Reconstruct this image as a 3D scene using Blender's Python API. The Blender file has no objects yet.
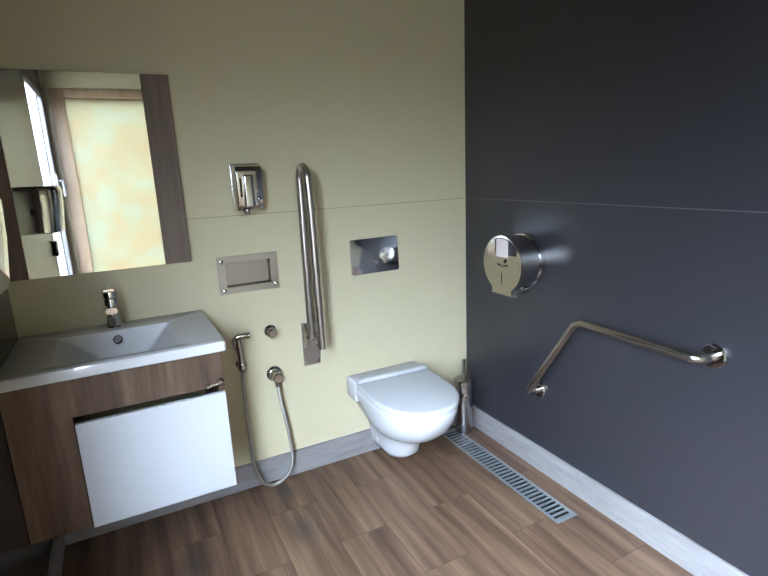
import bpy, bmesh, math, random
from mathutils import Vector, Matrix
random.seed(4)
S = bpy.context.scene
COL = S.collection
PI = math.pi

# ------------------------------------------------------------------ materials
def mat(name, color, rough=0.5, metal=0.0, spec=0.5, coat=0.0):
    m = bpy.data.materials.new(name); m.use_nodes = True
    b = m.node_tree.nodes['Principled BSDF']
    b.inputs['Base Color'].default_value = (*color, 1)
    b.inputs['Roughness'].default_value = rough
    b.inputs['Metallic'].default_value = metal
    b.inputs['Specular IOR Level'].default_value = spec
    b.inputs['Coat Weight'].default_value = coat
    b.inputs['Coat Roughness'].default_value = 0.05
    return m

class NT:
    def __init__(s, m):
        s.t = m.node_tree; s.b = s.t.nodes['Principled BSDF']
    def n(s, ty, **kw):
        x = s.t.nodes.new(ty)
        for k, v in kw.items():
            if k.startswith('i_'):
                x.inputs[k[2:].replace('_', ' ')].default_value = v
            else:
                setattr(x, k, v)
        return x
    def l(s, a, b): s.t.links.new(a, b)
    def math(s, op, a, b=None, c=None):
        x = s.t.nodes.new('ShaderNodeMath'); x.operation = op
        for i, v in enumerate((a, b, c)):
            if v is None: continue
            if isinstance(v, (int, float)): x.inputs[i].default_value = v
            else: s.l(v, x.inputs[i])
        return x.outputs[0]
    def ramp(s, fac, stops, interp='LINEAR'):
        r = s.t.nodes.new('ShaderNodeValToRGB'); r.color_ramp.interpolation = interp
        e = r.color_ramp.elements
        while len(e) < len(stops): e.new(0.5)
        for el, (p, c) in zip(e, stops):
            el.position = p; el.color = (*c, 1)
        s.l(fac, r.inputs[0]); return r.outputs[0]
    def mix(s, fac, a, b, blend='MIX'):
        x = s.t.nodes.new('ShaderNodeMix'); x.data_type = 'RGBA'; x.blend_type = blend
        for sock, v in ((x.inputs[0], fac), (x.inputs[6], a), (x.inputs[7], b)):
            if isinstance(v, (int, float)): sock.default_value = v
            elif isinstance(v, tuple): sock.default_value = (*v, 1)
            else: s.l(v, sock)
        return x.outputs[2]
    def pos(s):
        g = s.t.nodes.new('ShaderNodeNewGeometry')
        sp = s.t.nodes.new('ShaderNodeSeparateXYZ'); s.l(g.outputs['Position'], sp.inputs[0])
        return g.outputs['Position'], sp.outputs
    def comb(s, x, y, z):
        c = s.t.nodes.new('ShaderNodeCombineXYZ')
        for i, v in enumerate((x, y, z)):
            if isinstance(v, (int, float)): c.inputs[i].default_value = v
            else: s.l(v, c.inputs[i])
        return c.outputs[0]
    def noise(s, vec, scale, detail=4, rough=0.5):
        x = s.n('ShaderNodeTexNoise'); x.inputs['Scale'].default_value = scale
        x.inputs['Detail'].default_value = detail; x.inputs['Roughness'].default_value = rough
        s.l(vec, x.inputs['Vector']); return x.outputs['Fac']

def brushed(name, color, rough, axis, amt=0.12):
    m = mat(name, color, rough, 1.0); t = NT(m)
    p, (x, y, z) = t.pos()
    k = {'x': (4, 300, 300), 'y': (300, 4, 300), 'z': (300, 300, 4)}[axis]
    v = t.comb(t.math('MULTIPLY', x, k[0]), t.math('MULTIPLY', y, k[1]), t.math('MULTIPLY', z, k[2]))
    f = t.noise(v, 1.0, 2)
    t.l(t.math('MULTIPLY_ADD', f, amt, rough - amt / 2), t.b.inputs['Roughness'])
    return m

def wood(name, dark, mid, light, axis='z', rough=0.5):
    """laminate with grain running along one axis"""
    m = mat(name, mid, rough); t = NT(m)
    p, o = t.pos()
    kk = {'x': (0.8, 9, 9), 'y': (9, 0.8, 9), 'z': (9, 9, 0.8)}[axis]
    v = t.comb(*[t.math('MULTIPLY', o[i], kk[i]) for i in range(3)])
    f1 = t.noise(v, 1.0, 5, 0.6)
    v2 = t.comb(*[t.math('MULTIPLY', o[i], kk[i] * 7) for i in range(3)])
    f2 = t.noise(v2, 1.0, 4, 0.6)
    f = t.math('ADD', t.math('MULTIPLY', f1, 0.68), t.math('MULTIPLY', f2, 0.32))
    c = t.ramp(f, [(0.34, dark), (0.5, mid), (0.66, light)])
    t.l(c, t.b.inputs['Base Color'])
    return m

# lime-yellow glossy laminate panels
M_yellow = mat('yellow_panel', (0.68, 0.615, 0.42), 0.20, spec=0.45)
M_dark = mat('charcoal_panel', (0.027, 0.027, 0.0325), 0.30, spec=0.5)
t = NT(M_dark); p, o = t.pos()
t.l(t.math('MULTIPLY_ADD', t.noise(p, 3.0, 3), 0.10, 0.27), t.b.inputs['Roughness'])
M_left = mat('charcoal_panel_left', (0.022, 0.022, 0.026), 0.24, spec=0.28)
M_seam_y = mat('seam_on_yellow', (0.30, 0.26, 0.15), 0.5)
M_seam_d = mat('seam_on_charcoal', (0.11, 0.11, 0.11), 0.4)
M_ceiling = mat('ceiling_paint', (0.10, 0.09, 0.075), 0.8)
M_steel = mat('satin_steel', (0.60, 0.57, 0.53), 0.25, 1.0)
M_steel_z = brushed('brushed_steel_tube', (0.62, 0.58, 0.53), 0.30, 'z')
M_steel_plate = brushed('brushed_steel_plate', (0.50, 0.475, 0.45), 0.36, 'z')
M_niche = brushed('brushed_niche_steel', (0.47, 0.44, 0.38), 0.42, 'x')
M_flush = mat('bluish_polished_plate', (0.66, 0.70, 0.78), 0.10, 1.0)
M_brush = mat('bright_satin_steel', (0.62, 0.60, 0.60), 0.16, 1.0)
M_tray = brushed('brushed_tray_steel', (0.41, 0.375, 0.32), 0.45, 'x')
M_polish = mat('polished_steel', (0.68, 0.67, 0.66), 0.07, 1.0)
M_cover = mat('mirror_polished_cover', (0.74, 0.71, 0.66), 0.10, 1.0)
M_chrome = mat('chrome', (0.80, 0.80, 0.80), 0.05, 1.0)
M_black = mat('black_plastic', (0.015, 0.015, 0.016), 0.4)
M_darkgap = mat('dark_shadow_void', (0.02, 0.02, 0.02), 0.8)
M_ceramic = mat('white_ceramic', (0.76, 0.76, 0.77), 0.08, coat=0.6)
M_seat = mat('white_seat_plastic', (0.66, 0.67, 0.69), 0.22)
M_white = mat('white_gloss_board', (0.66, 0.67, 0.70), 0.25)
M_lens = mat('pale_window_plastic', (0.75, 0.66, 0.62), 0.25)
M_cab = wood('brown_oak_laminate', (0.038, 0.022, 0.014), (0.112, 0.070, 0.046), (0.20, 0.135, 0.095), 'z', 0.45)
M_frame = wood('brown_grey_mirror_wood', (0.085, 0.055, 0.04), (0.15, 0.105, 0.08), (0.20, 0.145, 0.115), 'z', 0.45)
M_doorwood = wood('tan_door_wood', (0.30, 0.20, 0.12), (0.42, 0.29, 0.19), (0.50, 0.36, 0.25), 'z', 0.5)
M_alu = mat('grey_aluminium', (0.16, 0.155, 0.16), 0.4, 0.5)
M_mirror = mat('mirror_silver', (0.90, 0.91, 0.90), 0.01, 1.0)
M_grate = mat('galvanised_grate', (0.38, 0.42, 0.45), 0.32, 0.6)

# grey streaked skirting tile
def skirting_mat(name, axis):
    m = mat(name, (0.3, 0.29, 0.3), 0.4); t = NT(m)
    p, o = t.pos()
    kk = {'x': (6, 40, 40), 'y': (40, 6, 40)}[axis]
    v = t.comb(*[t.math('MULTIPLY', o[i], kk[i]) for i in range(3)])
    f = t.noise(v, 1.0, 5, 0.65)
    c = t.ramp(f, [(0.3, (0.22, 0.205, 0.205)), (0.5, (0.27, 0.255, 0.255)), (0.7, (0.32, 0.305, 0.305))])
    t.l(c, t.b.inputs['Base Color']); return m
M_skx = skirting_mat('grey_skirting_tile_x', 'x')
M_sky_ = skirting_mat('grey_skirting_tile_y', 'y')

# wood-look floor tiles: rows 0.193 wide along y, half-bonded, 0.567 long
M_floor = mat('wood_look_floor_tile', (0.2, 0.13, 0.09), 0.38, spec=0.4)
t = NT(M_floor); p, (x, y, z) = t.pos()
u = t.math('DIVIDE', t.math('MULTIPLY', x, -1), 0.1935)
row = t.math('FLOOR', u); fu = t.math('SUBTRACT', u, row)
odd = t.math('MODULO', t.math('ADD', row, 100), 2)
w = t.math('DIVIDE', t.math('SUBTRACT', t.math('MULTIPLY', y, -1), t.math('MULTIPLY_ADD', odd, -0.2835, 0.532)), 0.567)
cell = t.math('FLOOR', w); fw = t.math('SUBTRACT', w, cell)
wn = t.n('ShaderNodeTexWhiteNoise', noise_dimensions='2D'); t.l(t.comb(row, cell, 0), wn.inputs['Vector'])
rnd = wn.outputs['Value']; sp = t.n('ShaderNodeSeparateColor'); t.l(wn.outputs['Color'], sp.inputs[0])
gx = t.math('ADD', x, t.math('MULTIPLY', rnd, 7.0)); gy = t.math('ADD', y, t.math('MULTIPLY', sp.outputs[1], 9.0))
warp = t.noise(t.comb(t.math('MULTIPLY', gx, 5), t.math('MULTIPLY', gy, 3), 0), 1.0, 2)
gxw = t.math('ADD', gx, t.math('MULTIPLY', warp, 0.022))
g1 = t.noise(t.comb(t.math('MULTIPLY', gxw, 19), t.math('MULTIPLY', gy, 0.9), 0), 1.0, 3, 0.55)
g2 = t.noise(t.comb(t.math('MULTIPLY', gxw, 120), t.math('MULTIPLY', gy, 4), 1), 1.0, 4, 0.6)
g = t.math('ADD', t.math('MULTIPLY', g1, 0.72), t.math('MULTIPLY', g2, 0.28))
g = t.math('ADD', g, t.math('MULTIPLY_ADD', sp.outputs[2], 0.08, -0.04))
c = t.ramp(g, [(0.35, (0.060, 0.033, 0.022)), (0.46, (0.118, 0.068, 0.044)), (0.56, (0.172, 0.104, 0.067)), (0.68, (0.245, 0.158, 0.103))])
# grout lines
e1 = t.math('MINIMUM', fu, t.math('SUBTRACT', 1.0, fu)); e1 = t.math('MULTIPLY', e1, 0.1935)
e2 = t.math('MINIMUM', fw, t.math('SUBTRACT', 1.0, fw)); e2 = t.math('MULTIPLY', e2, 0.567)
ed = t.math('MINIMUM', e1, e2)
line = t.math('SUBTRACT', 1.0, t.math('SMOOTH_MIN', t.math('DIVIDE', ed, 0.0028), 1.0, 0.05))
line = t.math('MAXIMUM', line, 0.0)
c = t.mix(t.math('MULTIPLY', line, 0.75), c, (0.055, 0.036, 0.028))
# soft-edged dark ovals on the tiles
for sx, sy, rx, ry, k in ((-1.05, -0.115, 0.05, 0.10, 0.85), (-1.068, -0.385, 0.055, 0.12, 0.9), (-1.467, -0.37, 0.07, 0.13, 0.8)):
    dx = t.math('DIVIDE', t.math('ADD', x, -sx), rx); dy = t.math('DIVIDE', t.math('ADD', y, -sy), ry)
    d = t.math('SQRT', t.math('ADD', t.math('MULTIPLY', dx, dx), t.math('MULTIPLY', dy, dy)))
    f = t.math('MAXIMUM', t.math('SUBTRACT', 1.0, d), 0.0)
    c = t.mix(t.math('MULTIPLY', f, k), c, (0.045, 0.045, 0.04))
t.l(c, t.b.inputs['Base Color'])
bp = t.n('ShaderNodeBump'); bp.inputs['Strength'].default_value = 0.25; bp.inputs['Distance'].default_value = 0.002
t.l(t.math('SUBTRACT', t.math('MULTIPLY', g2, 0.3), line), bp.inputs['Height']); t.l(bp.outputs[0], t.b.inputs['Normal'])

# frosted, mottled door glass (lets daylight through)
M_frost = bpy.data.materials.new('frosted_door_glass'); M_frost.use_nodes = True
t = NT(M_frost); p, o = t.pos()
fr = t.noise(p, 7.0, 2, 0.4)
c = t.ramp(fr, [(0.34, (0.182, 0.156, 0.110)), (0.5, (0.180, 0.166, 0.122)), (0.66, (0.178, 0.175, 0.138))])
tr = t.n('ShaderNodeBsdfTranslucent'); t.l(c, tr.inputs['Color'])
gl = t.n('ShaderNodeBsdfGlossy'); gl.inputs['Roughness'].default_value = 0.3; gl.inputs['Color'].default_value = (0.8, 0.8, 0.8, 1)
ms = t.n('ShaderNodeMixShader'); ms.inputs[0].default_value = 0.06
t.l(tr.outputs[0], ms.inputs[1]); t.l(gl.outputs[0], ms.inputs[2])
t.l(ms.outputs[0], t.t.nodes['Material Output'].inputs['Surface'])
# clear window glass
M_glass = bpy.data.materials.new('clear_window_glass'); M_glass.use_nodes = True
t = NT(M_glass)
tp = t.n('ShaderNodeBsdfTransparent'); gl = t.n('ShaderNodeBsdfGlossy'); gl.inputs['Roughness'].default_value = 0.02
fz = t.n('ShaderNodeFresnel'); fz.inputs['IOR'].default_value = 1.15
ms = t.n('ShaderNodeMixShader'); ge = t.n('ShaderNodeNewGeometry'); t.l(t.math('MULTIPLY', fz.outputs[0], t.math('SUBTRACT', 1.0, ge.outputs['Backfacing'])), ms.inputs[0]); t.l(tp.outputs[0], ms.inputs[1]); t.l(gl.outputs[0], ms.inputs[2])
t.l(ms.outputs[0], t.t.nodes['Material Output'].inputs['Surface'])
# sunlit dry lawn outside
M_lawn = mat('dry_lawn', (0.3, 0.28, 0.12), 0.9); t = NT(M_lawn); p, o = t.pos()
c = t.ramp(t.noise(p, 3.0, 8, 0.7), [(0.35, (0.008, 0.0060, 0.0018)), (0.55, (0.018, 0.0135, 0.0045)), (0.7, (0.034, 0.026, 0.010))])
t.l(c, t.b.inputs['Base Color'])
# basket-weave free, fine-striped hose braid
M_hose = mat('braided_steel_hose', (0.50, 0.48, 0.45), 0.3, 1.0); t = NT(M_hose); p, o = t.pos()
bp = t.n('ShaderNodeBump'); bp.inputs['Strength'].default_value = 0.5; bp.inputs['Distance'].default_value = 0.001
wv = t.n('ShaderNodeTexWave'); wv.bands_direction = 'Z'; wv.inputs['Scale'].default_value = 120
t.l(p, wv.inputs['Vector']); t.l(wv.outputs['Fac'], bp.inputs['Height']); t.l(bp.outputs[0], t.b.inputs['Normal'])

# ------------------------------------------------------------------ geometry helpers (world coordinates)
class G:
    def __init__(s): s.bm = bmesh.new()
    def _faces(s, loops, closed_u=True):
        for a, b in zip(loops[:-1], loops[1:]):
            n = len(a)
            for i in range(n if closed_u else n - 1):
                j = (i + 1) % n
                s.bm.faces.new((a[i], a[j], b[j], b[i]))
    def box(s, x0, x1, y0, y1, z0, z1, bev=0.0, seg=2):
        b = bmesh.new()
        r = bmesh.ops.create_cube(b, size=1)
        for v in r['verts']:
            v.co = Vector(((x0 + x1) / 2 + v.co.x * (x1 - x0), (y0 + y1) / 2 + v.co.y * (y1 - y0), (z0 + z1) / 2 + v.co.z * (z1 - z0)))
        if bev: bmesh.ops.bevel(b, geom=list(b.edges), offset=bev, segments=seg, profile=0.5, affect='EDGES')
        s.merge(b); return s
    def merge(s, b, M=None):
        me = bpy.data.meshes.new('tmp'); b.to_mesh(me); b.free()
        if M: me.transform(M)
        s.bm.from_mesh(me); bpy.data.meshes.remove(me)
    def loft(s, loops, cap0=True, cap1=True):
        vl = [[s.bm.verts.new(p) for p in L] for L in loops]
        s._faces(vl)
        if cap0: s.bm.faces.new(list(reversed(vl[0])))
        if cap1: s.bm.faces.new(vl[-1])
        return s
    def tube(s, path, r, seg=14, caps=True):
        P = [Vector(p) for p in path]; n = len(P)
        rad = r if isinstance(r, (list, tuple)) else [r] * n
        T = [(P[min(i + 1, n - 1)] - P[max(i - 1, 0)]).normalized() for i in range(n)]
        a = Vector((0, 0, 1)) if abs(T[0].z) < 0.9 else Vector((1, 0, 0))
        N = T[0].cross(a).normalized(); loops = []
        for i in range(n):
            if i:
                N = (N - T[i] * N.dot(T[i])).normalized()
            B = T[i].cross(N)
            loops.append([P[i] + (N * math.cos(2 * PI * k / seg) + B * math.sin(2 * PI * k / seg)) * rad[i] for k in range(seg)])
        s.loft(loops, caps, caps); return s
    def lathe(s, prof, origin, axis=(0, 0, 1), seg=32):
        """prof: (radius, height along axis) list, capped at both ends"""
        ax = Vector(axis).normalized()
        a = Vector((0, 0, 1)) if abs(ax.z) < 0.9 else Vector((1, 0, 0))
        U = ax.cross(a).normalized(); V = ax.cross(U); O = Vector(origin)
        loops = [[O + ax * h + (U * math.cos(2 * PI * k / seg) + V * math.sin(2 * PI * k / seg)) * max(r, 1e-5) for k in range(seg)] for r, h in prof]
        s.loft(loops); return s
    def prism(s, pts, axis, a, b, bev=0.0):
        """polygon in the plane perpendicular to axis, extruded from a to b"""
        def P(p, h): return {'x': (h, p[0], p[1]), 'y': (p[0], h, p[1]), 'z': (p[0], p[1], h)}[axis]
        q = bmesh.new()
        A = [q.verts.new(P(p, a)) for p in pts]; B = [q.verts.new(P(p, b)) for p in pts]
        n = len(pts)
        for i in range(n):
            j = (i + 1) % n; q.faces.new((A[i], A[j], B[j], B[i]))
        fa = q.faces.new(list(reversed(A))); fb = q.faces.new(B)
        if bev:
            bmesh.ops.bevel(q, geom=list(fb.edges), offset=bev, segments=3, profile=0.5, affect='EDGES')
        s.merge(q); return s
    def holed(s, axis, a, b, u, v, holes):
        """slab with rectangular holes; u, v ranges in the plane, holes = (u0,u1,v0,v1)"""
        us = sorted(set([u[0], u[1]] + [h[0] for h in holes] + [h[1] for h in holes]))
        vs = sorted(set([v[0], v[1]] + [h[2] for h in holes] + [h[3] for h in holes]))
        def P(uu, vv, h): return {'x': (h, uu, vv), 'y': (uu, h, vv), 'z': (uu, vv, h)}[axis]
        inh = lambda i, j: i < 0 or j < 0 or i >= len(us) - 1 or j >= len(vs) - 1 or any(h[0] - 1e-6 <= us[i] and us[i + 1] <= h[1] + 1e-6 and h[2] - 1e-6 <= vs[j] and vs[j + 1] <= h[3] + 1e-6 for h in holes)
        cache = {}
        def V(i, j, k):
            if (i, j, k) not in cache: cache[(i, j, k)] = s.bm.verts.new(P(us[i], vs[j], (a, b)[k]))
            return cache[(i, j, k)]
        for i in range(len(us) - 1):
            for j in range(len(vs) - 1):
                if inh(i, j): continue
                for k in (0, 1): s.bm.faces.new((V(i, j, k), V(i + 1, j, k), V(i + 1, j + 1, k), V(i, j + 1, k)))
                for di, dj, e in ((-1, 0, ((i, j), (i, j + 1))), (1, 0, ((i + 1, j), (i + 1, j + 1))), (0, -1, ((i, j), (i + 1, j))), (0, 1, ((i, j + 1), (i + 1, j + 1)))):
                    if inh(i + di, j + dj):
                        (p0, p1) = e
                        s.bm.faces.new((V(*p0, 0), V(*p1, 0), V(*p1, 1), V(*p0, 1)))
        return s

def fillet(pts, r, n=8):
    """polyline with rounded corners"""
    P = [Vector(p) for p in pts]; out = [P[0]]
    for i in range(1, len(P) - 1):
        a = (P[i - 1] - P[i]).normalized(); b = (P[i + 1] - P[i]).normalized()
        ang = a.angle(b); rr = r[i - 1] if isinstance(r, (list, tuple)) else r
        d = rr / math.tan(ang / 2)
        d = min(d, (P[i - 1] - P[i]).length * 0.49, (P[i + 1] - P[i]).length * 0.49)
        rr = d * math.tan(ang / 2)
        c = P[i] + (a + b).normalized() * (rr / math.sin(ang / 2))
        s0 = P[i] + a * d - c; s1 = P[i] + b * d - c
        for k in range(n + 1):
            f = k / n; th = s0.angle(s1)
            v = (s0 * math.sin((1 - f) * th) + s1 * math.sin(f * th)) / math.sin(th)
            out.append(c + v)
    out.append(P[-1]); return out

def smooth_path(pts, n=8):
    P = [Vector(p) for p in pts]; P = [P[0] * 2 - P[1]] + P + [P[-1] * 2 - P[-2]]; out = []
    for i in range(1, len(P) - 2):
        a, b, c, d = P[i - 1:i + 3]
        for k in range(n):
            f = k / n
            out.append(0.5 * ((2 * b) + (c - a) * f + (2 * a - 5 * b + 4 * c - d) * f * f + (3 * b - a - 3 * c + d) * f ** 3))
    out.append(P[-2]); return out

def build(name, g, m, parent=None, label=None, angle=35):
    bm = g.bm
    bmesh.ops.recalc_face_normals(bm, faces=list(bm.faces))
    me = bpy.data.meshes.new(name)
    off = Vector((0, 0, 0))
    if parent is not None:
        q = parent
        while q: off += Vector(q.location); q = q.parent
    bmesh.ops.translate(bm, verts=list(bm.verts), vec=-off)
    bm.to_mesh(me); bm.free()
    me.polygons.foreach_set('use_smooth', [True] * len(me.polygons))
    me.set_sharp_from_angle(angle=math.radians(angle))
    for mm in (m if isinstance(m, (list, tuple)) else [m]): me.materials.append(mm)
    o = bpy.data.objects.new(name, me); COL.objects.link(o)
    if parent is not None: o.parent = parent
    if label: o['label'] = label
    return o

def rebase(o, loc):
    """put a single-mesh thing's origin at its base"""
    loc = Vector(loc); o.data.transform(Matrix.Translation(-loc)); o.location = loc; return o

def thing(name, label, cat, loc, group=None):
    o = bpy.data.objects.new(name, None); COL.objects.link(o); o.location = loc; o.empty_display_size = 0.05
    o['label'] = label; o['category'] = cat
    if group: o['group'] = group
    return o
def tag(o, label, cat):
    o['label'] = label; o['category'] = cat; return o
def struct(name, g, m, parent=None):
    o = build(name, g, m, parent)
    if parent is None: o['kind'] = 'structure'
    return o

# ------------------------------------------------------------------ the room
XL, YF, ZC, T = -1.907, -2.60, 2.50, 0.12
WIN = (-2.47, -1.63, 0.62, 1.99)        # y0 y1 z0 z1 in the left wall
DOOR = (-1.862, -1.10, 0.0, 2.035)      # x0 x1 z0 z1 in the front wall
NICHE = (-1.193, -0.997, 0.905, 1.022)
DR = (-0.205, -0.100, -0.862, -0.038)   # drain x0 x1 y0 y1

struct('wall_back', G().holed('y', 0, T, (XL - T, T), (0, ZC), [NICHE]), M_yellow)
struct('wall_right', G().holed('x', 0, T, (YF - T, 0), (0, ZC), []), M_dark)
TL = 0.032                              # thin partition panel
struct('wall_left', G().holed('x', XL - TL, XL, (YF - T, 0), (0, ZC), [WIN]), M_left)
struct('wall_front', G().holed('y', YF - T, YF, (XL, 0), (0, ZC), [DOOR]), M_yellow)
struct('floor', G().holed('z', -0.10, 0, (XL - T, T), (YF - T, T), [DR]), M_floor)
struct('ceiling', G().holed('z', ZC, ZC + 0.1, (XL - T, T), (YF - T, T), []), M_ceiling)
SK, SH = 0.0115, 0.116
struct('baseboard_back', G().box(XL + SK, 0, -SK, 0, 0, SH, 0.0015, 1), M_skx)
struct('baseboard_right', G().box(-SK, 0, YF, -SK, 0, SH, 0.0015, 1), M_sky_)
struct('baseboard_left', G().box(XL, XL + SK, YF, 0, 0, SH, 0.0015, 1), M_sky_)
struct('baseboard_front', G().box(DOOR[1] + 0.002, -SK, YF, YF + SK, 0, SH, 0.0015, 1), M_skx)
struct('trim_1', G().box(XL, 0, -0.0006, 0.0, 1.1988, 1.2012), M_seam_y)
struct('trim_2', G().box(-0.0006, 0, YF, 0, 1.1986, 1.2014), M_seam_d)

# window in the left wall
w = bpy.data.objects.new('window_1', None); COL.objects.link(w); w.location = (XL, -2.05, WIN[2]); w['kind'] = 'structure'
y0, y1, z0, z1 = WIN
g = G(); f = 0.045; xa, xb = XL - 0.016, XL + 0.001
g.box(xa, xb + 0.006, y0, y0 + f, z0, z1, 0.002); g.box(xa, xb, y1 - 0.022, y1, z0, z1, 0.003)
g.box(xa, xb, y0, y1, z0, z0 + f, 0.003); g.box(xa, xb, y0, y1, z1 - 0.04, z1, 0.003)
build('window_frame', g, M_alu, w)
build('window_pane', G().box(XL - 0.009, XL - 0.005, y0 + f, y1 - 0.015, z0 + f, z1 - 0.035), M_glass, w)
g = G().box(XL + 0.012, XL + 0.020, -2.43, -2.39, 1.32, 1.42, 0.003).tube(fillet([(XL + 0.02, -2.41, 1.37), (XL + 0.05, -2.41, 1.37), (XL + 0.05, -2.41, 1.26)], 0.01), 0.009, 10)
build('window_handle', g, M_alu, w)
# small black window catch low on the near jamb
build('window_catch', G().box(XL + 0.0, XL + 0.022, -1.60, -1.53, 0.93, 1.02, 0.004), M_black, w)

# glazed door behind the camera
d = bpy.data.objects.new('door_1', None); COL.objects.link(d); d.location = (-1.42, YF, 0); d['kind'] = 'structure'
dx0, dx1, _, dz1 = DOOR
g = G(); ya, yb = YF - 0.07, YF + 0.012
g.box(dx0, dx0 + 0.09, ya, yb, 0, dz1, 0.003); g.box(dx1 - 0.09, dx1, ya, yb, 0, dz1, 0.003)
g.box(dx0 + 0.09, dx1 - 0.09, ya, yb, dz1 - 0.062, dz1, 0.003); g.box(dx0 + 0.09, dx1 - 0.09, ya, yb, 0.0, 0.64, 0.003)  # solid lower panel is unseen, made tall to cut the light through the door
build('door_frame', g, M_doorwood, d)
build('door_pane', G().box(dx0 + 0.085, dx1 - 0.085, YF - 0.034, YF - 0.028, 0.63, dz1 - 0.058), M_frost, d)
g = G().box(dx1 - 0.065, dx1 - 0.025, yb, yb + 0.006, 0.93, 1.10, 0.002).tube(fillet([(dx1 - 0.045, yb + 0.006, 1.03), (dx1 - 0.045, yb + 0.05, 1.03), (dx1 - 0.135, yb + 0.05, 1.03)], 0.012), 0.009, 12)
build('door_handle', g, M_steel, d)

# ground outdoors
o = struct('ground', G().box(-13, 11, -12.5, 11, -0.25, -0.12), M_lawn)

# ------------------------------------------------------------------ mirror
mx0, mx1, mz0, mz1 = -1.9065, -1.311, 1.040, 1.716
r = thing('wall_mirror', 'wall mirror with brown wooden side strips hung above the basin', 'mirror', ((mx0 + mx1) / 2, 0, mz0))
build('mirror_glass', G().box(-1.838, -1.404, -0.020, -0.001, mz0, mz1), M_mirror, r)
build('side_panel', G().box(mx0, -1.838, -0.024, -0.001, mz0, mz1, 0.001, 1), M_frame, r)
build('side_panel', G().box(-1.404, mx1, -0.024, -0.001, mz0, mz1, 0.001, 1), M_frame, r)

# ------------------------------------------------------------------ vanity cabinet
cx0, cx1, cy, cz0, cz1 = -1.9055, -1.303, -0.440, 0.312, 0.805
r = thing('vanity_cabinet', 'wall-hung brown wood vanity cabinet with a white flap front', 'cabinet', ((cx0 + cx1) / 2, -0.22, cz0))
build('side_panel', G().box(cx1 - 0.018, cx1, cy + 0.018, -0.001, cz0, cz1), M_cab, r)
build('side_panel', G().box(cx0, cx0 + 0.018, cy + 0.018, -0.001, cz0, cz1), M_cab, r)
build('bottom_panel', G().box(cx0 + 0.018, cx1 - 0.018, cy + 0.018, -0.001, cz0, cz0 + 0.018), M_cab, r)
g = G()
g.box(cx0, -1.742, cy, cy + 0.018, cz0, cz1, 0.0008, 1); g.box(-1.742, cx1, cy, cy + 0.018, 0.680, cz1, 0.0008, 1)
build('front_frame', g, M_cab, r)
dr = build('flap_door', G().box(-1.7375, -1.3055, -0.461, -0.4425, 0.319, 0.664, 0.0015, 2), M_white, r, 'white glossy flap door')
g = G()
g.tube([(-1.362, -0.452, 0.690), (-1.335, -0.455, 0.694), (-1.308, -0.452, 0.698)], 0.0045, 10)
g.lathe([(0.007, 0), (0.007, 0.016), (0.004, 0.02)], (-1.356, -0.440, 0.691), (0, -1, 0), 14)
g.lathe([(0.010, 0), (0.010, 0.016), (0.006, 0.021)], (-1.317, -0.440, 0.700), (0, -1, 0), 14)
build('door_catch', g, M_steel, r, 'small metal catch above the white flap')

# ------------------------------------------------------------------ wash basin
bx0, bx1, by, bz0, bz1 = -1.9062, -1.289, -0.470, 0.8055, 0.840
r = thing('wash_basin', 'white ceramic wash basin with rectangular bowl on the brown cabinet', 'sink', ((bx0 + bx1) / 2, -0.235, bz0))
def rrect(x0, x1, y0, y1, z, rad, n=5):
    L = []
    for cx, cy_, a0 in ((x1 - rad, y1 - rad, 0), (x0 + rad, y1 - rad, PI / 2), (x0 + rad, y0 + rad, PI), (x1 - rad, y0 + rad, 3 * PI / 2)):
        for k in range(n + 1):
            a = a0 + PI / 2 * k / n; L.append((cx + rad * math.cos(a), cy_ + rad * math.sin(a), z))
    return L
g = G()
ix0, ix1, iy0, iy1 = -1.772, -1.428, -0.420, -0.112
loops = [rrect(bx0 + 0.004, bx1 - 0.004, by + 0.004, -0.001, bz0, 0.006),
         rrect(bx0, bx1, by, -0.001, bz0 + 0.003, 0.008), rrect(bx0, bx1, by, -0.001, bz1 - 0.005, 0.008),
         rrect(bx0 + 0.0015, bx1 - 0.0015, by + 0.0015, -0.001, bz1 - 0.0015, 0.007),
         rrect(bx0 + 0.005, bx1 - 0.005, by + 0.005, -0.005, bz1, 0.006),
         rrect(ix0 - 0.005, ix1 + 0.005, iy0 - 0.005, iy1 + 0.004, bz1 - 0.001, 0.014),
         rrect(ix0, ix1, iy0, iy1, bz1 - 0.004, 0.013),
         rrect(ix0 + 0.10, ix1 - 0.075, iy0 + 0.035, iy1 - 0.018, bz1 - 0.085, 0.02),
         rrect(ix0 + 0.115, ix1 - 0.088, iy0 + 0.05, iy1 - 0.03, bz1 - 0.098, 0.02),
         rrect(ix0 + 0.165, ix1 - 0.14, iy0 + 0.12, iy1 - 0.12, bz1 - 0.103, 0.02)]
g.loft(loops, cap0=False)
build('basin_body', g, M_ceramic, r, angle=28)
g = G()
nrm = Vector((0, -0.976, 0.217)); oc = Vector((-1.600, iy1 - 0.0065, 0.805))
ang = [2 * PI * k / 24 for k in range(24)]; U = Vector((1, 0, 0)); V = nrm.cross(U)
ring = lambda rad, h: [oc + nrm * h + (U * math.cos(a) + V * math.sin(a)) * rad for a in ang]
g.loft([ring(0.016, -0.004), ring(0.016, 0.003), ring(0.013, 0.004), ring(0.0095, 0.002), ring(0.0095, -0.004)], False, False)
ov = build('overflow_ring', g, M_chrome, r, 'chrome overflow ring')
g = G().loft([ring(0.0095, -0.003), ring(0.0094, 0.0004)])
build('overflow_hole', g, M_black, ov)
build('drain_plug', G().lathe([(0.030, 0), (0.030, 0.004), (0.022, 0.007), (0.0, 0.008)], (-1.612, -0.265, bz1 - 0.103)), M_chrome, r)

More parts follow.
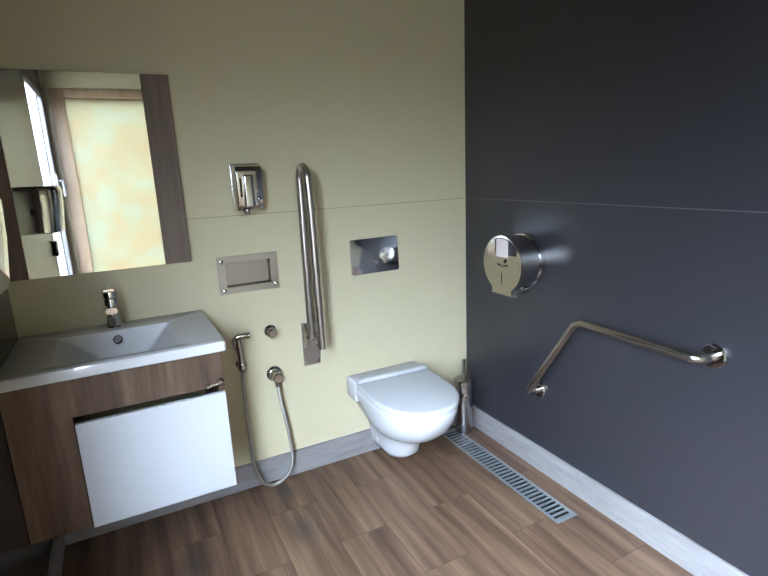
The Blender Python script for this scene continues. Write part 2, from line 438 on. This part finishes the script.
# ------------------------------------------------------------------ basin mixer
fx, fy = -1.604, -0.072
r = thing('basin_mixer_tap', 'chrome single-lever mixer tap standing on the white basin', 'tap', (fx, fy, bz1))
build('base_ring', G().lathe([(0.028, 0), (0.029, 0.002), (0.029, 0.006), (0.026, 0.010)], (fx, fy, bz1 + 0.0003)), M_chrome, r)
build('tap_body', G().lathe([(0.0245, 0.009), (0.0235, 0.05), (0.0245, 0.075), (0.0250, 0.10), (0.0250, 0.107), (0.020, 0.112)], (fx, fy, bz1)), M_chrome, r)
g = G()
def sp_loop(y, z, hw, hh): return [(fx + hw * math.copysign(abs(math.cos(a)) ** 0.5, math.cos(a)), y, z + hh * math.copysign(abs(math.sin(a)) ** 0.5, math.sin(a))) for a in [2 * PI * k / 20 for k in range(20)]]
g.loft([sp_loop(fy - 0.005, 0.912, 0.0205, 0.018), sp_loop(fy - 0.05, 0.920, 0.0205, 0.015), sp_loop(fy - 0.095, 0.924, 0.020, 0.012), sp_loop(fy - 0.108, 0.924, 0.018, 0.010)])
sp_ = build('spout', g, M_chrome, r)
build('aerator', G().lathe([(0.010, 0), (0.010, 0.010)], (fx, fy - 0.093, 0.903)), M_steel, sp_)
g = G()
g.lathe([(0.020, 0.112), (0.0252, 0.115), (0.0252, 0.132), (0.022, 0.139), (0.010, 0.142)], (fx, fy, bz1))
g.loft([sp_loop(fy + 0.015, 0.974, 0.022, 0.008), sp_loop(fy - 0.02, 0.978, 0.022, 0.008), sp_loop(fy - 0.075, 0.990, 0.020, 0.006), sp_loop(fy - 0.083, 0.992, 0.017, 0.004)])
build('lever', g, M_chrome, r)

# ------------------------------------------------------------------ soap dispenser on the back wall
r = thing('soap_dispenser', 'small polished steel soap dispenser on the yellow wall beside the mirror', 'soap dispenser', (-1.068, 0, 1.212))
sx0, sx1, sz0, sz1, sd = -1.124, -1.022, 1.222, 1.396, -0.088
g = G()
prof = [(-0.001, sz0), (-0.068, sz0), (-0.080, sz0 + 0.02), (sd, sz0 + 0.07), (sd, sz1 - 0.030), (sd + 0.006, sz1 - 0.010), (sd + 0.022, sz1), (-0.001, sz1)]
g.prism(prof, 'x', sx0, sx1, 0)
bmesh.ops.bevel(g.bm, geom=[e for e in g.bm.edges if all(v.co.y < -0.01 for v in e.verts)], offset=0.005, segments=3, profile=0.5, affect='EDGES')
build('soap_body', g, M_polish, r)
build('back_plate', G().box(sx0 - 0.004, sx1 + 0.004, -0.010, -0.0008, sz0 - 0.004, sz1 + 0.004, 0.003), M_steel, r)
build('lid', G().box(sx0 - 0.002, sx1 + 0.002, sd - 0.005, -0.010, sz1 - 0.030, sz1 - 0.0245, 0.002), M_polish, r)
build('push_bar', G().box(-1.098, -1.060, sd - 0.014, sd + 0.004, sz0 + 0.012, sz1 - 0.038, 0.006, 3), M_chrome, r)
build('level_window', G().box(-1.112, -1.104, sd - 0.0015, sd + 0.004, 1.275, 1.345, 0.001), M_black, r, 'dark refill level window')
build('lock_knob', G().lathe([(0.009, 0), (0.009, 0.008), (0.005, 0.011)], (-1.035, -0.083, sz0 + 0.035), (0, -1, 0), 16), M_chrome, r)
build('nozzle', G().lathe([(0.012, -0.013), (0.015, -0.004), (0.015, 0.004)], (-1.088, -0.060, sz0), (0, 0, 1), 16), M_chrome, r)

# ------------------------------------------------------------------ recessed steel box
r = thing('recessed_wall_box', 'rectangular brushed steel recessed box in the yellow wall under the soap dispenser', 'wall box', (-1.094, 0, 0.886))
ox0, ox1, oz0, oz1 = -1.217, -0.971, 0.886, 1.041
g = G().holed('y', -0.005, -0.0006, (ox0, ox1), (oz0, oz1), [(-1.185, -1.003, 0.913, 1.014)])
build('frame', g, M_niche, r)
nx0, nx1, nz0, nz1 = -1.187, -1.001, 0.911, 1.016
g = G()
lp = lambda e, y: [(nx0 + e, y, nz0 + e), (nx1 - e, y, nz0 + e), (nx1 - e, y, nz1 - e), (nx0 + e, y, nz1 - e)]
g.loft([lp(0, -0.0004), lp(0.007, 0.022), lp(0.005, 0.024), lp(-0.002, 0.0004)], False, False)
g.box(nx0 + 0.004, nx1 - 0.004, 0.0225, 0.0255, nz0 + 0.004, nz1 - 0.004)
build('tray', g, M_tray, r)
for (px, pz) in ((-1.200, 1.020), (-0.985, 0.905), (-1.197, 0.900)):
    build('screw', G().lathe([(0.0085, 0), (0.0085, 0.002), (0.005, 0.004)], (px, -0.005, pz), (0, -1, 0), 14), M_polish, r)

# ------------------------------------------------------------------ fold-up grab rail (raised)
r = thing('fold_up_grab_rail', 'brushed steel fold-up grab rail raised upright against the yellow wall', 'grab rail', (-0.85, 0, 0.51))
pl = build('wall_plate', G().box(-0.890, -0.812, -0.005, -0.0008, 0.510, 0.712, 0.0015, 1), M_steel_plate, r)
hx = -0.865; ya_, yb_ = -0.060, -0.158; rt = 0.0158
rc = (yb_ - ya_) / 2
path = [(hx, ya_, 0.655)] + [(hx, ya_, 0.8), (hx, ya_, 1.0), (hx, ya_, 1.2)]
ztop = 1.393 - rt - abs(rc)
for k in range(17):
    a = PI * k / 16
    path.append((hx, (ya_ + yb_) / 2 - rc * math.cos(a), ztop + abs(rc) * math.sin(a)))
path += [(hx + 0.004, yb_, 1.2), (hx + 0.006, yb_, 1.0), (hx + 0.008, yb_, 0.8), (hx + 0.010, yb_, 0.632)]
build('rail', G().tube(path, rt, 18), M_steel_z, r)
g = G()
for xx in (hx - 0.022, hx + 0.018):
    g.prism([(-0.004, 0.625), (-0.070, 0.640), (-0.080, 0.660), (-0.070, 0.680), (-0.004, 0.695)], 'x', xx, xx + 0.004)
build('hinge_bracket', g, M_steel, r)
build('hinge_pin', G().lathe([(0.008, -0.027), (0.008, 0.027)], (hx, ya_, 0.662), (1, 0, 0), 14), M_polish, r)
for px, pz in ((-0.878, 0.700), (-0.824, 0.700), (-0.878, 0.524), (-0.824, 0.524), (-0.878, 0.60), (-0.824, 0.60)):
    build('screw', G().lathe([(0.0065, 0), (0.0065, 0.002), (0.003, 0.0035)], (px, -0.005, pz), (0, -1, 0), 14), M_polish, r)

# ------------------------------------------------------------------ flush plate
r = thing('flush_plate', 'rectangular mirror-polished flush plate on the yellow wall above the toilet', 'flush plate', (-0.516, 0, 0.893))
g = G().prism([(p[0], p[1]) for p in rrect(-0.637, -0.397, 0.893, 1.052, 0, 0.007)], 'y', 0.0, -0.007, 0.0015)
for v in g.bm.verts:                       # front face leans back a little, thicker at the bottom
    if v.co.y < -0.003: v.co.y -= (1.052 - v.co.z) * 0.055
build('plate', g, M_flush, r)

# ------------------------------------------------------------------ toilet
tx = -0.503
def dloop(hw, yb, yf, z, hb=None, n=20, xo=0.0, p=1.0, straight=0.45):
    """plan outline: straight back at yb, sides, elliptical front at yf"""
    hb = hw if hb is None else hb
    ys = yb + (yf - yb) * straight
    L = []
    for k in range(5):
        f = k / 5; s = f * f * (3 - 2 * f); L.append((tx + xo + hb + (hw - hb) * s, yb + (ys - yb) * f, z))
    for k in range(n + 1):
        a = PI * k / n
        cx, sy = math.cos(a), math.sin(a)
        L.append((tx + xo + hw * math.copysign(abs(cx) ** p, cx), ys + (yf - ys) * sy ** p, z))
    for k in range(4, -1, -1):
        f = k / 5; s = f * f * (3 - 2 * f); L.append((tx + xo - hb - (hw - hb) * s, yb + (ys - yb) * f, z))
    return L
r = thing('toilet', 'white wall-hung toilet with closed lid below the flush plate', 'toilet', (tx, -0.01, 0.035))
g = G()
YB = -0.0125
lv = [(0.052, 0.031, 0.175, 0.062), (0.078, 0.041, 0.212, 0.082), (0.090, 0.068, 0.238, 0.092), (0.095, 0.110, 0.250, 0.098), (0.102, 0.152, 0.272, 0.104),
      (0.114, 0.180, 0.315, 0.110), (0.135, 0.208, 0.390, 0.118), (0.156, 0.246, 0.452, 0.130), (0.169, 0.288, 0.494, 0.148), (0.177, 0.330, 0.520, 0.168), (0.180, 0.362, 0.533, 0.183), (0.181, 0.384, 0.536, 0.186), (0.178, 0.391, 0.533, 0.184)]
g.loft([dloop(hw, YB, -yf, z, hb, p=0.92, xo=0.022 * max(0, min(1, (0.24 - z) / 0.08)) - 0.006) for hw, z, yf, hb in lv])
build('bowl', g, M_ceramic, r, angle=60)
g = G().box(tx - 0.193, tx + 0.181, -0.112, YB + 0.0115, 0.322, 0.420, 0.015, 4)
build('rear_deck', g, M_ceramic, r, angle=60)
def seat_loops(lst):
    out = []
    for hw, yb, yf, z in lst: out.append(dloop(hw, yb, yf, z - 0.015, hw * 0.985, p=0.9, straight=0.40))
    return out
Mrot = Matrix.Translation((tx - 0.008, -0.09, 0)) @ Matrix.Rotation(math.radians(-2.0), 4, 'Z') @ Matrix.Translation((-tx, 0.09, 0))
g = G().loft(seat_loops([(0.175, -0.138, -0.536, 0.4085), (0.181, -0.134, -0.544, 0.411), (0.182, -0.134, -0.545, 0.420), (0.179, -0.136, -0.542, 0.422)]))
bmesh.ops.transform(g.bm, matrix=Mrot, verts=g.bm.verts)
build('seat', g, M_seat, r, angle=50)
g = G().loft(seat_loops([(0.176, -0.136, -0.539, 0.4235), (0.183, -0.132, -0.547, 0.425), (0.184, -0.132, -0.548, 0.433), (0.181, -0.135, -0.543, 0.438), (0.173, -0.142, -0.530, 0.4400)]))
bmesh.ops.transform(g.bm, matrix=Mrot, verts=g.bm.verts)
build('lid', g, M_seat, r, angle=50)
g = G().box(tx - 0.174, tx + 0.176, -0.140, -0.100, 0.4205, 0.4400, 0.006, 3)
g.box(tx - 0.174, tx + 0.176, -0.140, -0.1125, 0.3930, 0.4300, 0.003, 2)
bmesh.ops.transform(g.bm, matrix=Mrot, verts=g.bm.verts)
build('hinge_cover', g, M_seat, r)
for sgn in (-1, 1):
    build('fixing_cap', G().lathe([(0.013, 0), (0.013, 0.004), (0.008, 0.006)], (tx + sgn * 0.095, -0.115, 0.12), (sgn, 0, 0), 16), M_seat, r)

# ------------------------------------------------------------------ toilet brush
bx, by_ = -0.078, -0.082
r = thing('toilet_brush', 'steel toilet brush in a tall holder in the corner beside the toilet', 'toilet brush', (bx, by_, 0.002))
build('holder', G().lathe([(0.044, 0.002), (0.047, 0.005), (0.047, 0.02), (0.047, 0.06), (0.045, 0.13), (0.043, 0.185), (0.0415, 0.20), (0.0445, 0.205), (0.0445, 0.212), (0.0425, 0.216), (0.043, 0.262)], (bx, by_, 0), seg=40), M_brush, r)
build('cap', G().lathe([(0.040, 0.2625), (0.050, 0.264), (0.051, 0.268), (0.051, 0.286), (0.047, 0.291), (0.012, 0.294)], (bx, by_, 0), seg=40), M_steel, r)
build('handle', G().lathe([(0.0105, 0.293), (0.0095, 0.30), (0.0095, 0.372), (0.010, 0.376), (0.010, 0.392), (0.007, 0.396)], (bx, by_, 0), seg=20), M_steel, r)

# ------------------------------------------------------------------ bidet sprayer and valves
r = thing('bidet_sprayer', 'steel hand bidet sprayer with a looped hose hanging beside the vanity', 'bidet sprayer', (-1.10, 0, 0.02))
hxp, hyp = -1.170, -0.052
build('holder', G().lathe([(0.017, 0.0008), (0.017, 0.006), (0.008, 0.010), (0.008, 0.036)], (hxp, 0, 0.583), (0, -1, 0), 18).lathe([(0.0165, -0.012), (0.0175, -0.010), (0.0175, 0.014), (0.0165, 0.016)], (hxp, hyp, 0.585), (0.05, 0, 1), 18), M_steel, r)
build('sprayer_handle', G().tube([(hxp, hyp, 0.560), (hxp - 0.001, hyp, 0.605), (hxp - 0.003, hyp, 0.65), (hxp - 0.005, hyp - 0.002, 0.705)], [0.0085, 0.011, 0.012, 0.011], 16), M_steel, r)
build('spray_head', G().tube([(hxp - 0.022, hyp - 0.002, 0.712), (hxp - 0.006, hyp - 0.003, 0.716), (hxp + 0.018, hyp - 0.005, 0.717), (hxp + 0.040, hyp - 0.007, 0.717)], [0.008, 0.012, 0.0115, 0.013], 16), M_steel, r)
build('trigger', G().tube([(hxp - 0.021, hyp, 0.712), (hxp - 0.024, hyp, 0.690), (hxp - 0.020, hyp, 0.660)], [0.005, 0.005, 0.003], 10), M_steel, r)
hp = smooth_path([(hxp, hyp, 0.566), (hxp - 0.003, -0.055, 0.50), (hxp - 0.004, -0.060, 0.42), (hxp - 0.001, -0.060, 0.25), (hxp + 0.004, -0.060, 0.125), (hxp + 0.034, -0.060, 0.040), (hxp + 0.085, -0.060, 0.014),
                  (-1.029, -0.060, 0.041), (-0.998, -0.060, 0.106), (-1.000, -0.058, 0.206), (-1.014, -0.054, 0.331), (-1.026, -0.049, 0.430), (-1.029, -0.047, 0.472)], 8)
build('hose', G().tube(hp, 0.0072, 12), M_hose, r)
r = thing('hose_outlet_valve', 'round steel wall outlet with the sprayer hose screwed on below', 'valve', (-1.029, 0, 0.50))
build('rosette', G().lathe([(0.034, 0.0008), (0.034, 0.006), (0.028, 0.014), (0.022, 0.017)], (-1.029, 0, 0.507), (0, -1, 0), 28), M_polish, r)
build('valve_body', G().lathe([(0.019, 0.016), (0.019, 0.05), (0.022, 0.052), (0.022, 0.066), (0.017, 0.072)], (-1.029, 0, 0.507), (0, -1, 0), 24), M_steel, r)
build('hose_nut', G().lathe([(0.011, -0.042), (0.012, -0.040), (0.012, -0.020), (0.010, -0.012)], (-1.029, -0.047, 0.507), (0, 0, 1), 8), M_steel, r)
r = thing('stop_valve', 'small round steel stop valve knob above the hose outlet', 'valve', (-1.028, 0, 0.70))
build('rosette', G().lathe([(0.026, 0.0008), (0.026, 0.005), (0.019, 0.012)], (-1.028, 0, 0.702), (0, -1, 0), 28), M_polish, r)
build('knob', G().lathe([(0.013, 0.011), (0.013, 0.024), (0.020, 0.027), (0.021, 0.046), (0.016, 0.052)], (-1.028, 0, 0.702), (0, -1, 0), 24), M_steel, r)

# ------------------------------------------------------------------ floor drain
r = thing('floor_drain', 'long narrow slotted steel drain grate set in the floor', 'drain', ((DR[0] + DR[1]) / 2, (DR[2] + DR[3]) / 2, -0.05))
x0, x1, y0, y1 = DR
n = 33; pitch = (y1 - y0 - 0.04) / n
slots = [(x0 + 0.013, x1 - 0.013, y0 + 0.02 + pitch * (k + 0.20), y0 + 0.02 + pitch * (k + 0.80)) for k in range(n)]
build('grate', G().holed('z', -0.004, 0.0012, (x0, x1), (y0, y1), slots), M_grate, r)
g = G().box(x0 + 0.004, x1 - 0.004, y0 + 0.004, y1 - 0.004, -0.056, -0.050)
g.box(x0 + 0.001, x0 + 0.004, y0 + 0.001, y1 - 0.001, -0.056, -0.0045); g.box(x1 - 0.004, x1 - 0.001, y0 + 0.001, y1 - 0.001, -0.056, -0.0045)
g.box(x0 + 0.004, x1 - 0.004, y0 + 0.001, y0 + 0.004, -0.056, -0.0045); g.box(x0 + 0.004, x1 - 0.004, y1 - 0.004, y1 - 0.001, -0.056, -0.0045)
build('channel', g, M_black, r)

# ------------------------------------------------------------------ toilet roll dispenser
yc, zc, R = -0.436, 0.945, 0.120
r = thing('toilet_roll_dispenser', 'round polished steel jumbo toilet roll dispenser on the charcoal wall', 'toilet roll dispenser', (0, yc, 0.80))
def tro(R, mouth=0.058, flare=0.071, zb=-0.132, n=48):
    L = []; a0 = math.asin(mouth / R)
    for k in range(n + 1):
        a = -PI / 2 + a0 + (2 * PI - 2 * a0) * k / n
        L.append((yc + R * math.cos(a), zc + R * math.sin(a)))
    zj = L[-1][1]
    L += [(yc - mouth + 0.001, (zj + zc + zb) / 2), (yc - flare, zc + zb)]
    # toothed lower lip
    for k in range(1, 14):
        L.append((yc - flare + 2 * flare * k / 14, zc + zb + (0.004 if k % 2 else 0)))
    L += [(yc + flare, zc + zb), (yc + mouth - 0.001, (zj + zc + zb) / 2)]
    return L
build('drum', G().prism([(yc + 0.115 * math.cos(2 * PI * k / 56), zc + 0.115 * math.sin(2 * PI * k / 56)) for k in range(56)], 'x', -0.024, -0.112), M_polish, r)
build('back_plate', G().prism([(yc + R * math.cos(2 * PI * k / 56), zc + R * math.sin(2 * PI * k / 56)) for k in range(56)], 'x', -0.0008, -0.026, 0.004), M_polish, r)
g = G().prism(tro(R), 'x', -0.110, -0.134, 0.003)
build('front_cover', g, M_cover, r)
# viewing window: dark smoked surround with the pale roll showing
def arch(ya, yb, za, zb2, rr, n=10):
    """rectangle whose top follows the round cover"""
    L = [(ya, za), (yb, za)]
    for k in range(n + 1):
        yy = yb + (ya - yb) * k / n; L.append((yy, min(zb2, zc + math.sqrt(max(rr * rr - (yy - yc) ** 2, 0)))))
    return L
wf = build('window_surround', G().prism(arch(-0.524, -0.392, 0.988, 1.07, 0.112), 'x', -0.133, -0.1348), M_black, r, 'dark window surround')
build('window_lens', G().prism(arch(-0.476, -0.402, 0.976, 1.056, 0.108), 'x', -0.1335, -0.1362, 0.001), M_lens, wf, 'pale window pane')
build('keyhole', G().box(-0.1352, -0.1335, yc - 0.0015, yc + 0.0015, 0.862, 0.908), M_black, r)
g = G()
for pts in ([(-0.446, 0.958), (-0.462, 0.972), (-0.470, 0.964), (-0.458, 0.950)], [(-0.400, 0.944), (-0.428, 0.936), (-0.430, 0.946)], [(-0.484, 0.944), (-0.456, 0.936), (-0.454, 0.946)], [(-0.436, 0.934), (-0.448, 0.934), (-0.442, 0.944)]):
    g.prism(pts, 'x', -0.1335, -0.1350)
build('emblem', g, M_black, r, 'small dark leaf-shaped emblem')
build('paper_slot', G().box(-0.108, -0.030, yc - 0.055, yc + 0.055, zc - 0.128, zc - 0.108, 0.002), M_polish, r)

# ------------------------------------------------------------------ angled grab rail on the right wall
r = thing('angled_grab_rail', 'bent brushed steel grab rail fixed to the charcoal wall', 'grab rail', (0, -0.9, 0.385))
pb, pc = (-0.070, -0.790, 0.768), (-0.070, -1.257, 0.766)
path = fillet([(-0.004, -0.538, 0.388), (-0.070, -0.538, 0.388), pb, pc, (-0.004, -1.257, 0.766)], [0.030, 0.060, 0.032], 8)
build('rail', G().tube(path, 0.0155, 18), M_steel, r)
for yy, zz in ((-0.538, 0.388), (-1.257, 0.766)):
    fl = build('flange', G().lathe([(0.038, 0.0008), (0.038, 0.008), (0.034, 0.013), (0.018, 0.014)], (0, yy, zz), (-1, 0, 0), 32), M_polish, r)

# ------------------------------------------------------------------ dispenser on the left wall (seen in the mirror)
r = thing('paper_towel_dispenser', 'rounded steel dispenser on the left wall by the mirror, mostly out of frame', 'towel dispenser', (XL, -0.80, 1.135))
g = G()
def hd(z, dx, yA, yB, rad):
    """plan: flat back on the wall, bowed front, rounded sides"""
    pts = [(XL, yB), (XL, yA)]
    for k in range(25):
        a = PI * k / 24; c = -math.cos(a)
        yy = (yA + yB) / 2 + (yB - yA) / 2 * math.copysign(abs(c) ** 0.8, c)
        pts.append((XL + dx * (0.45 + 0.55 * math.sin(a) ** 0.55), yy))
    return [(p[0], p[1], z) for p in pts]
YA, YB2 = -0.93, -0.655
g.loft([hd(1.138, 0.126, YA + 0.006, YB2 - 0.006, 0.03), hd(1.142, 0.136, YA, YB2, 0.034), hd(1.25, 0.148, YA, YB2, 0.036), hd(1.325, 0.152, YA, YB2, 0.036), hd(1.340, 0.147, YA + 0.004, YB2 - 0.004, 0.032), hd(1.346, 0.135, YA + 0.012, YB2 - 0.012, 0.03)])
build('casing', g, M_polish, r, angle=50)
build('lock', G().box(XL + 0.03, XL + 0.05, YB2 - 0.002, YB2 + 0.001, 1.22, 1.25, 0.0005), M_black, r, 'small dark lock')

# ------------------------------------------------------------------ light: daylight through the window and the frosted door
wd = bpy.data.worlds.new('sky'); S.world = wd; wd.use_nodes = True
nt = wd.node_tree; bg = nt.nodes['Background']
tc = nt.nodes.new('ShaderNodeTexCoord'); sp2 = nt.nodes.new('ShaderNodeSeparateXYZ'); nt.links.new(tc.outputs['Generated'], sp2.inputs[0])
rp = nt.nodes.new('ShaderNodeValToRGB'); e = rp.color_ramp.elements
e[0].position = 0.0; e[0].color = (0.05, 0.051, 0.052, 1); e[1].position = 0.95; e[1].color = (2.0, 2.46, 3.1, 1)
nt.links.new(sp2.outputs[2], rp.inputs[0]); nt.links.new(rp.outputs[0], bg.inputs['Color'])
bg.inputs['Strength'].default_value = 66.0
sun = bpy.data.lights.new('sun', 'SUN'); sun.energy = 6.0; sun.angle = 0.01; sun.color = (1.0, 0.90, 0.75)
so = bpy.data.objects.new('sun', sun); COL.objects.link(so)
so.rotation_euler = Vector((-0.30, -0.45, -0.85)).to_track_quat('-Z', 'Y').to_euler()

# ------------------------------------------------------------------ camera
F, yaw, pitch, roll = 516.07, 0.46742, -0.2267, -0.04332
C = Vector((-1.54111, -2.11655, 1.35678))
fwd = Vector((math.sin(yaw) * math.cos(pitch), math.cos(yaw) * math.cos(pitch), math.sin(pitch)))
right = fwd.cross(Vector((0, 0, 1))).normalized(); up = right.cross(fwd)
r2 = right * math.cos(roll) + up * math.sin(roll); u2 = up * math.cos(roll) - right * math.sin(roll)
cam = bpy.data.cameras.new('camera'); cam.sensor_width = 36; cam.lens = F / 768 * 36; cam.clip_start = 0.02
co = bpy.data.objects.new('camera', cam); COL.objects.link(co)
m3 = Matrix((r2, u2, -fwd)).transposed()
co.matrix_world = Matrix.Translation(C) @ m3.to_4x4()
S.camera = co
S.view_settings.view_transform = 'Standard'; S.view_settings.look = 'None'; S.view_settings.gamma = 1; S.view_settings.use_curve_mapping = False
S.view_settings.exposure = 0.0
S.cycles.max_bounces = 12; S.cycles.diffuse_bounces = 8; S.cycles.glossy_bounces = 6
S.cycles.use_denoising = True
S.cycles.sample_clamp_indirect = 8.0
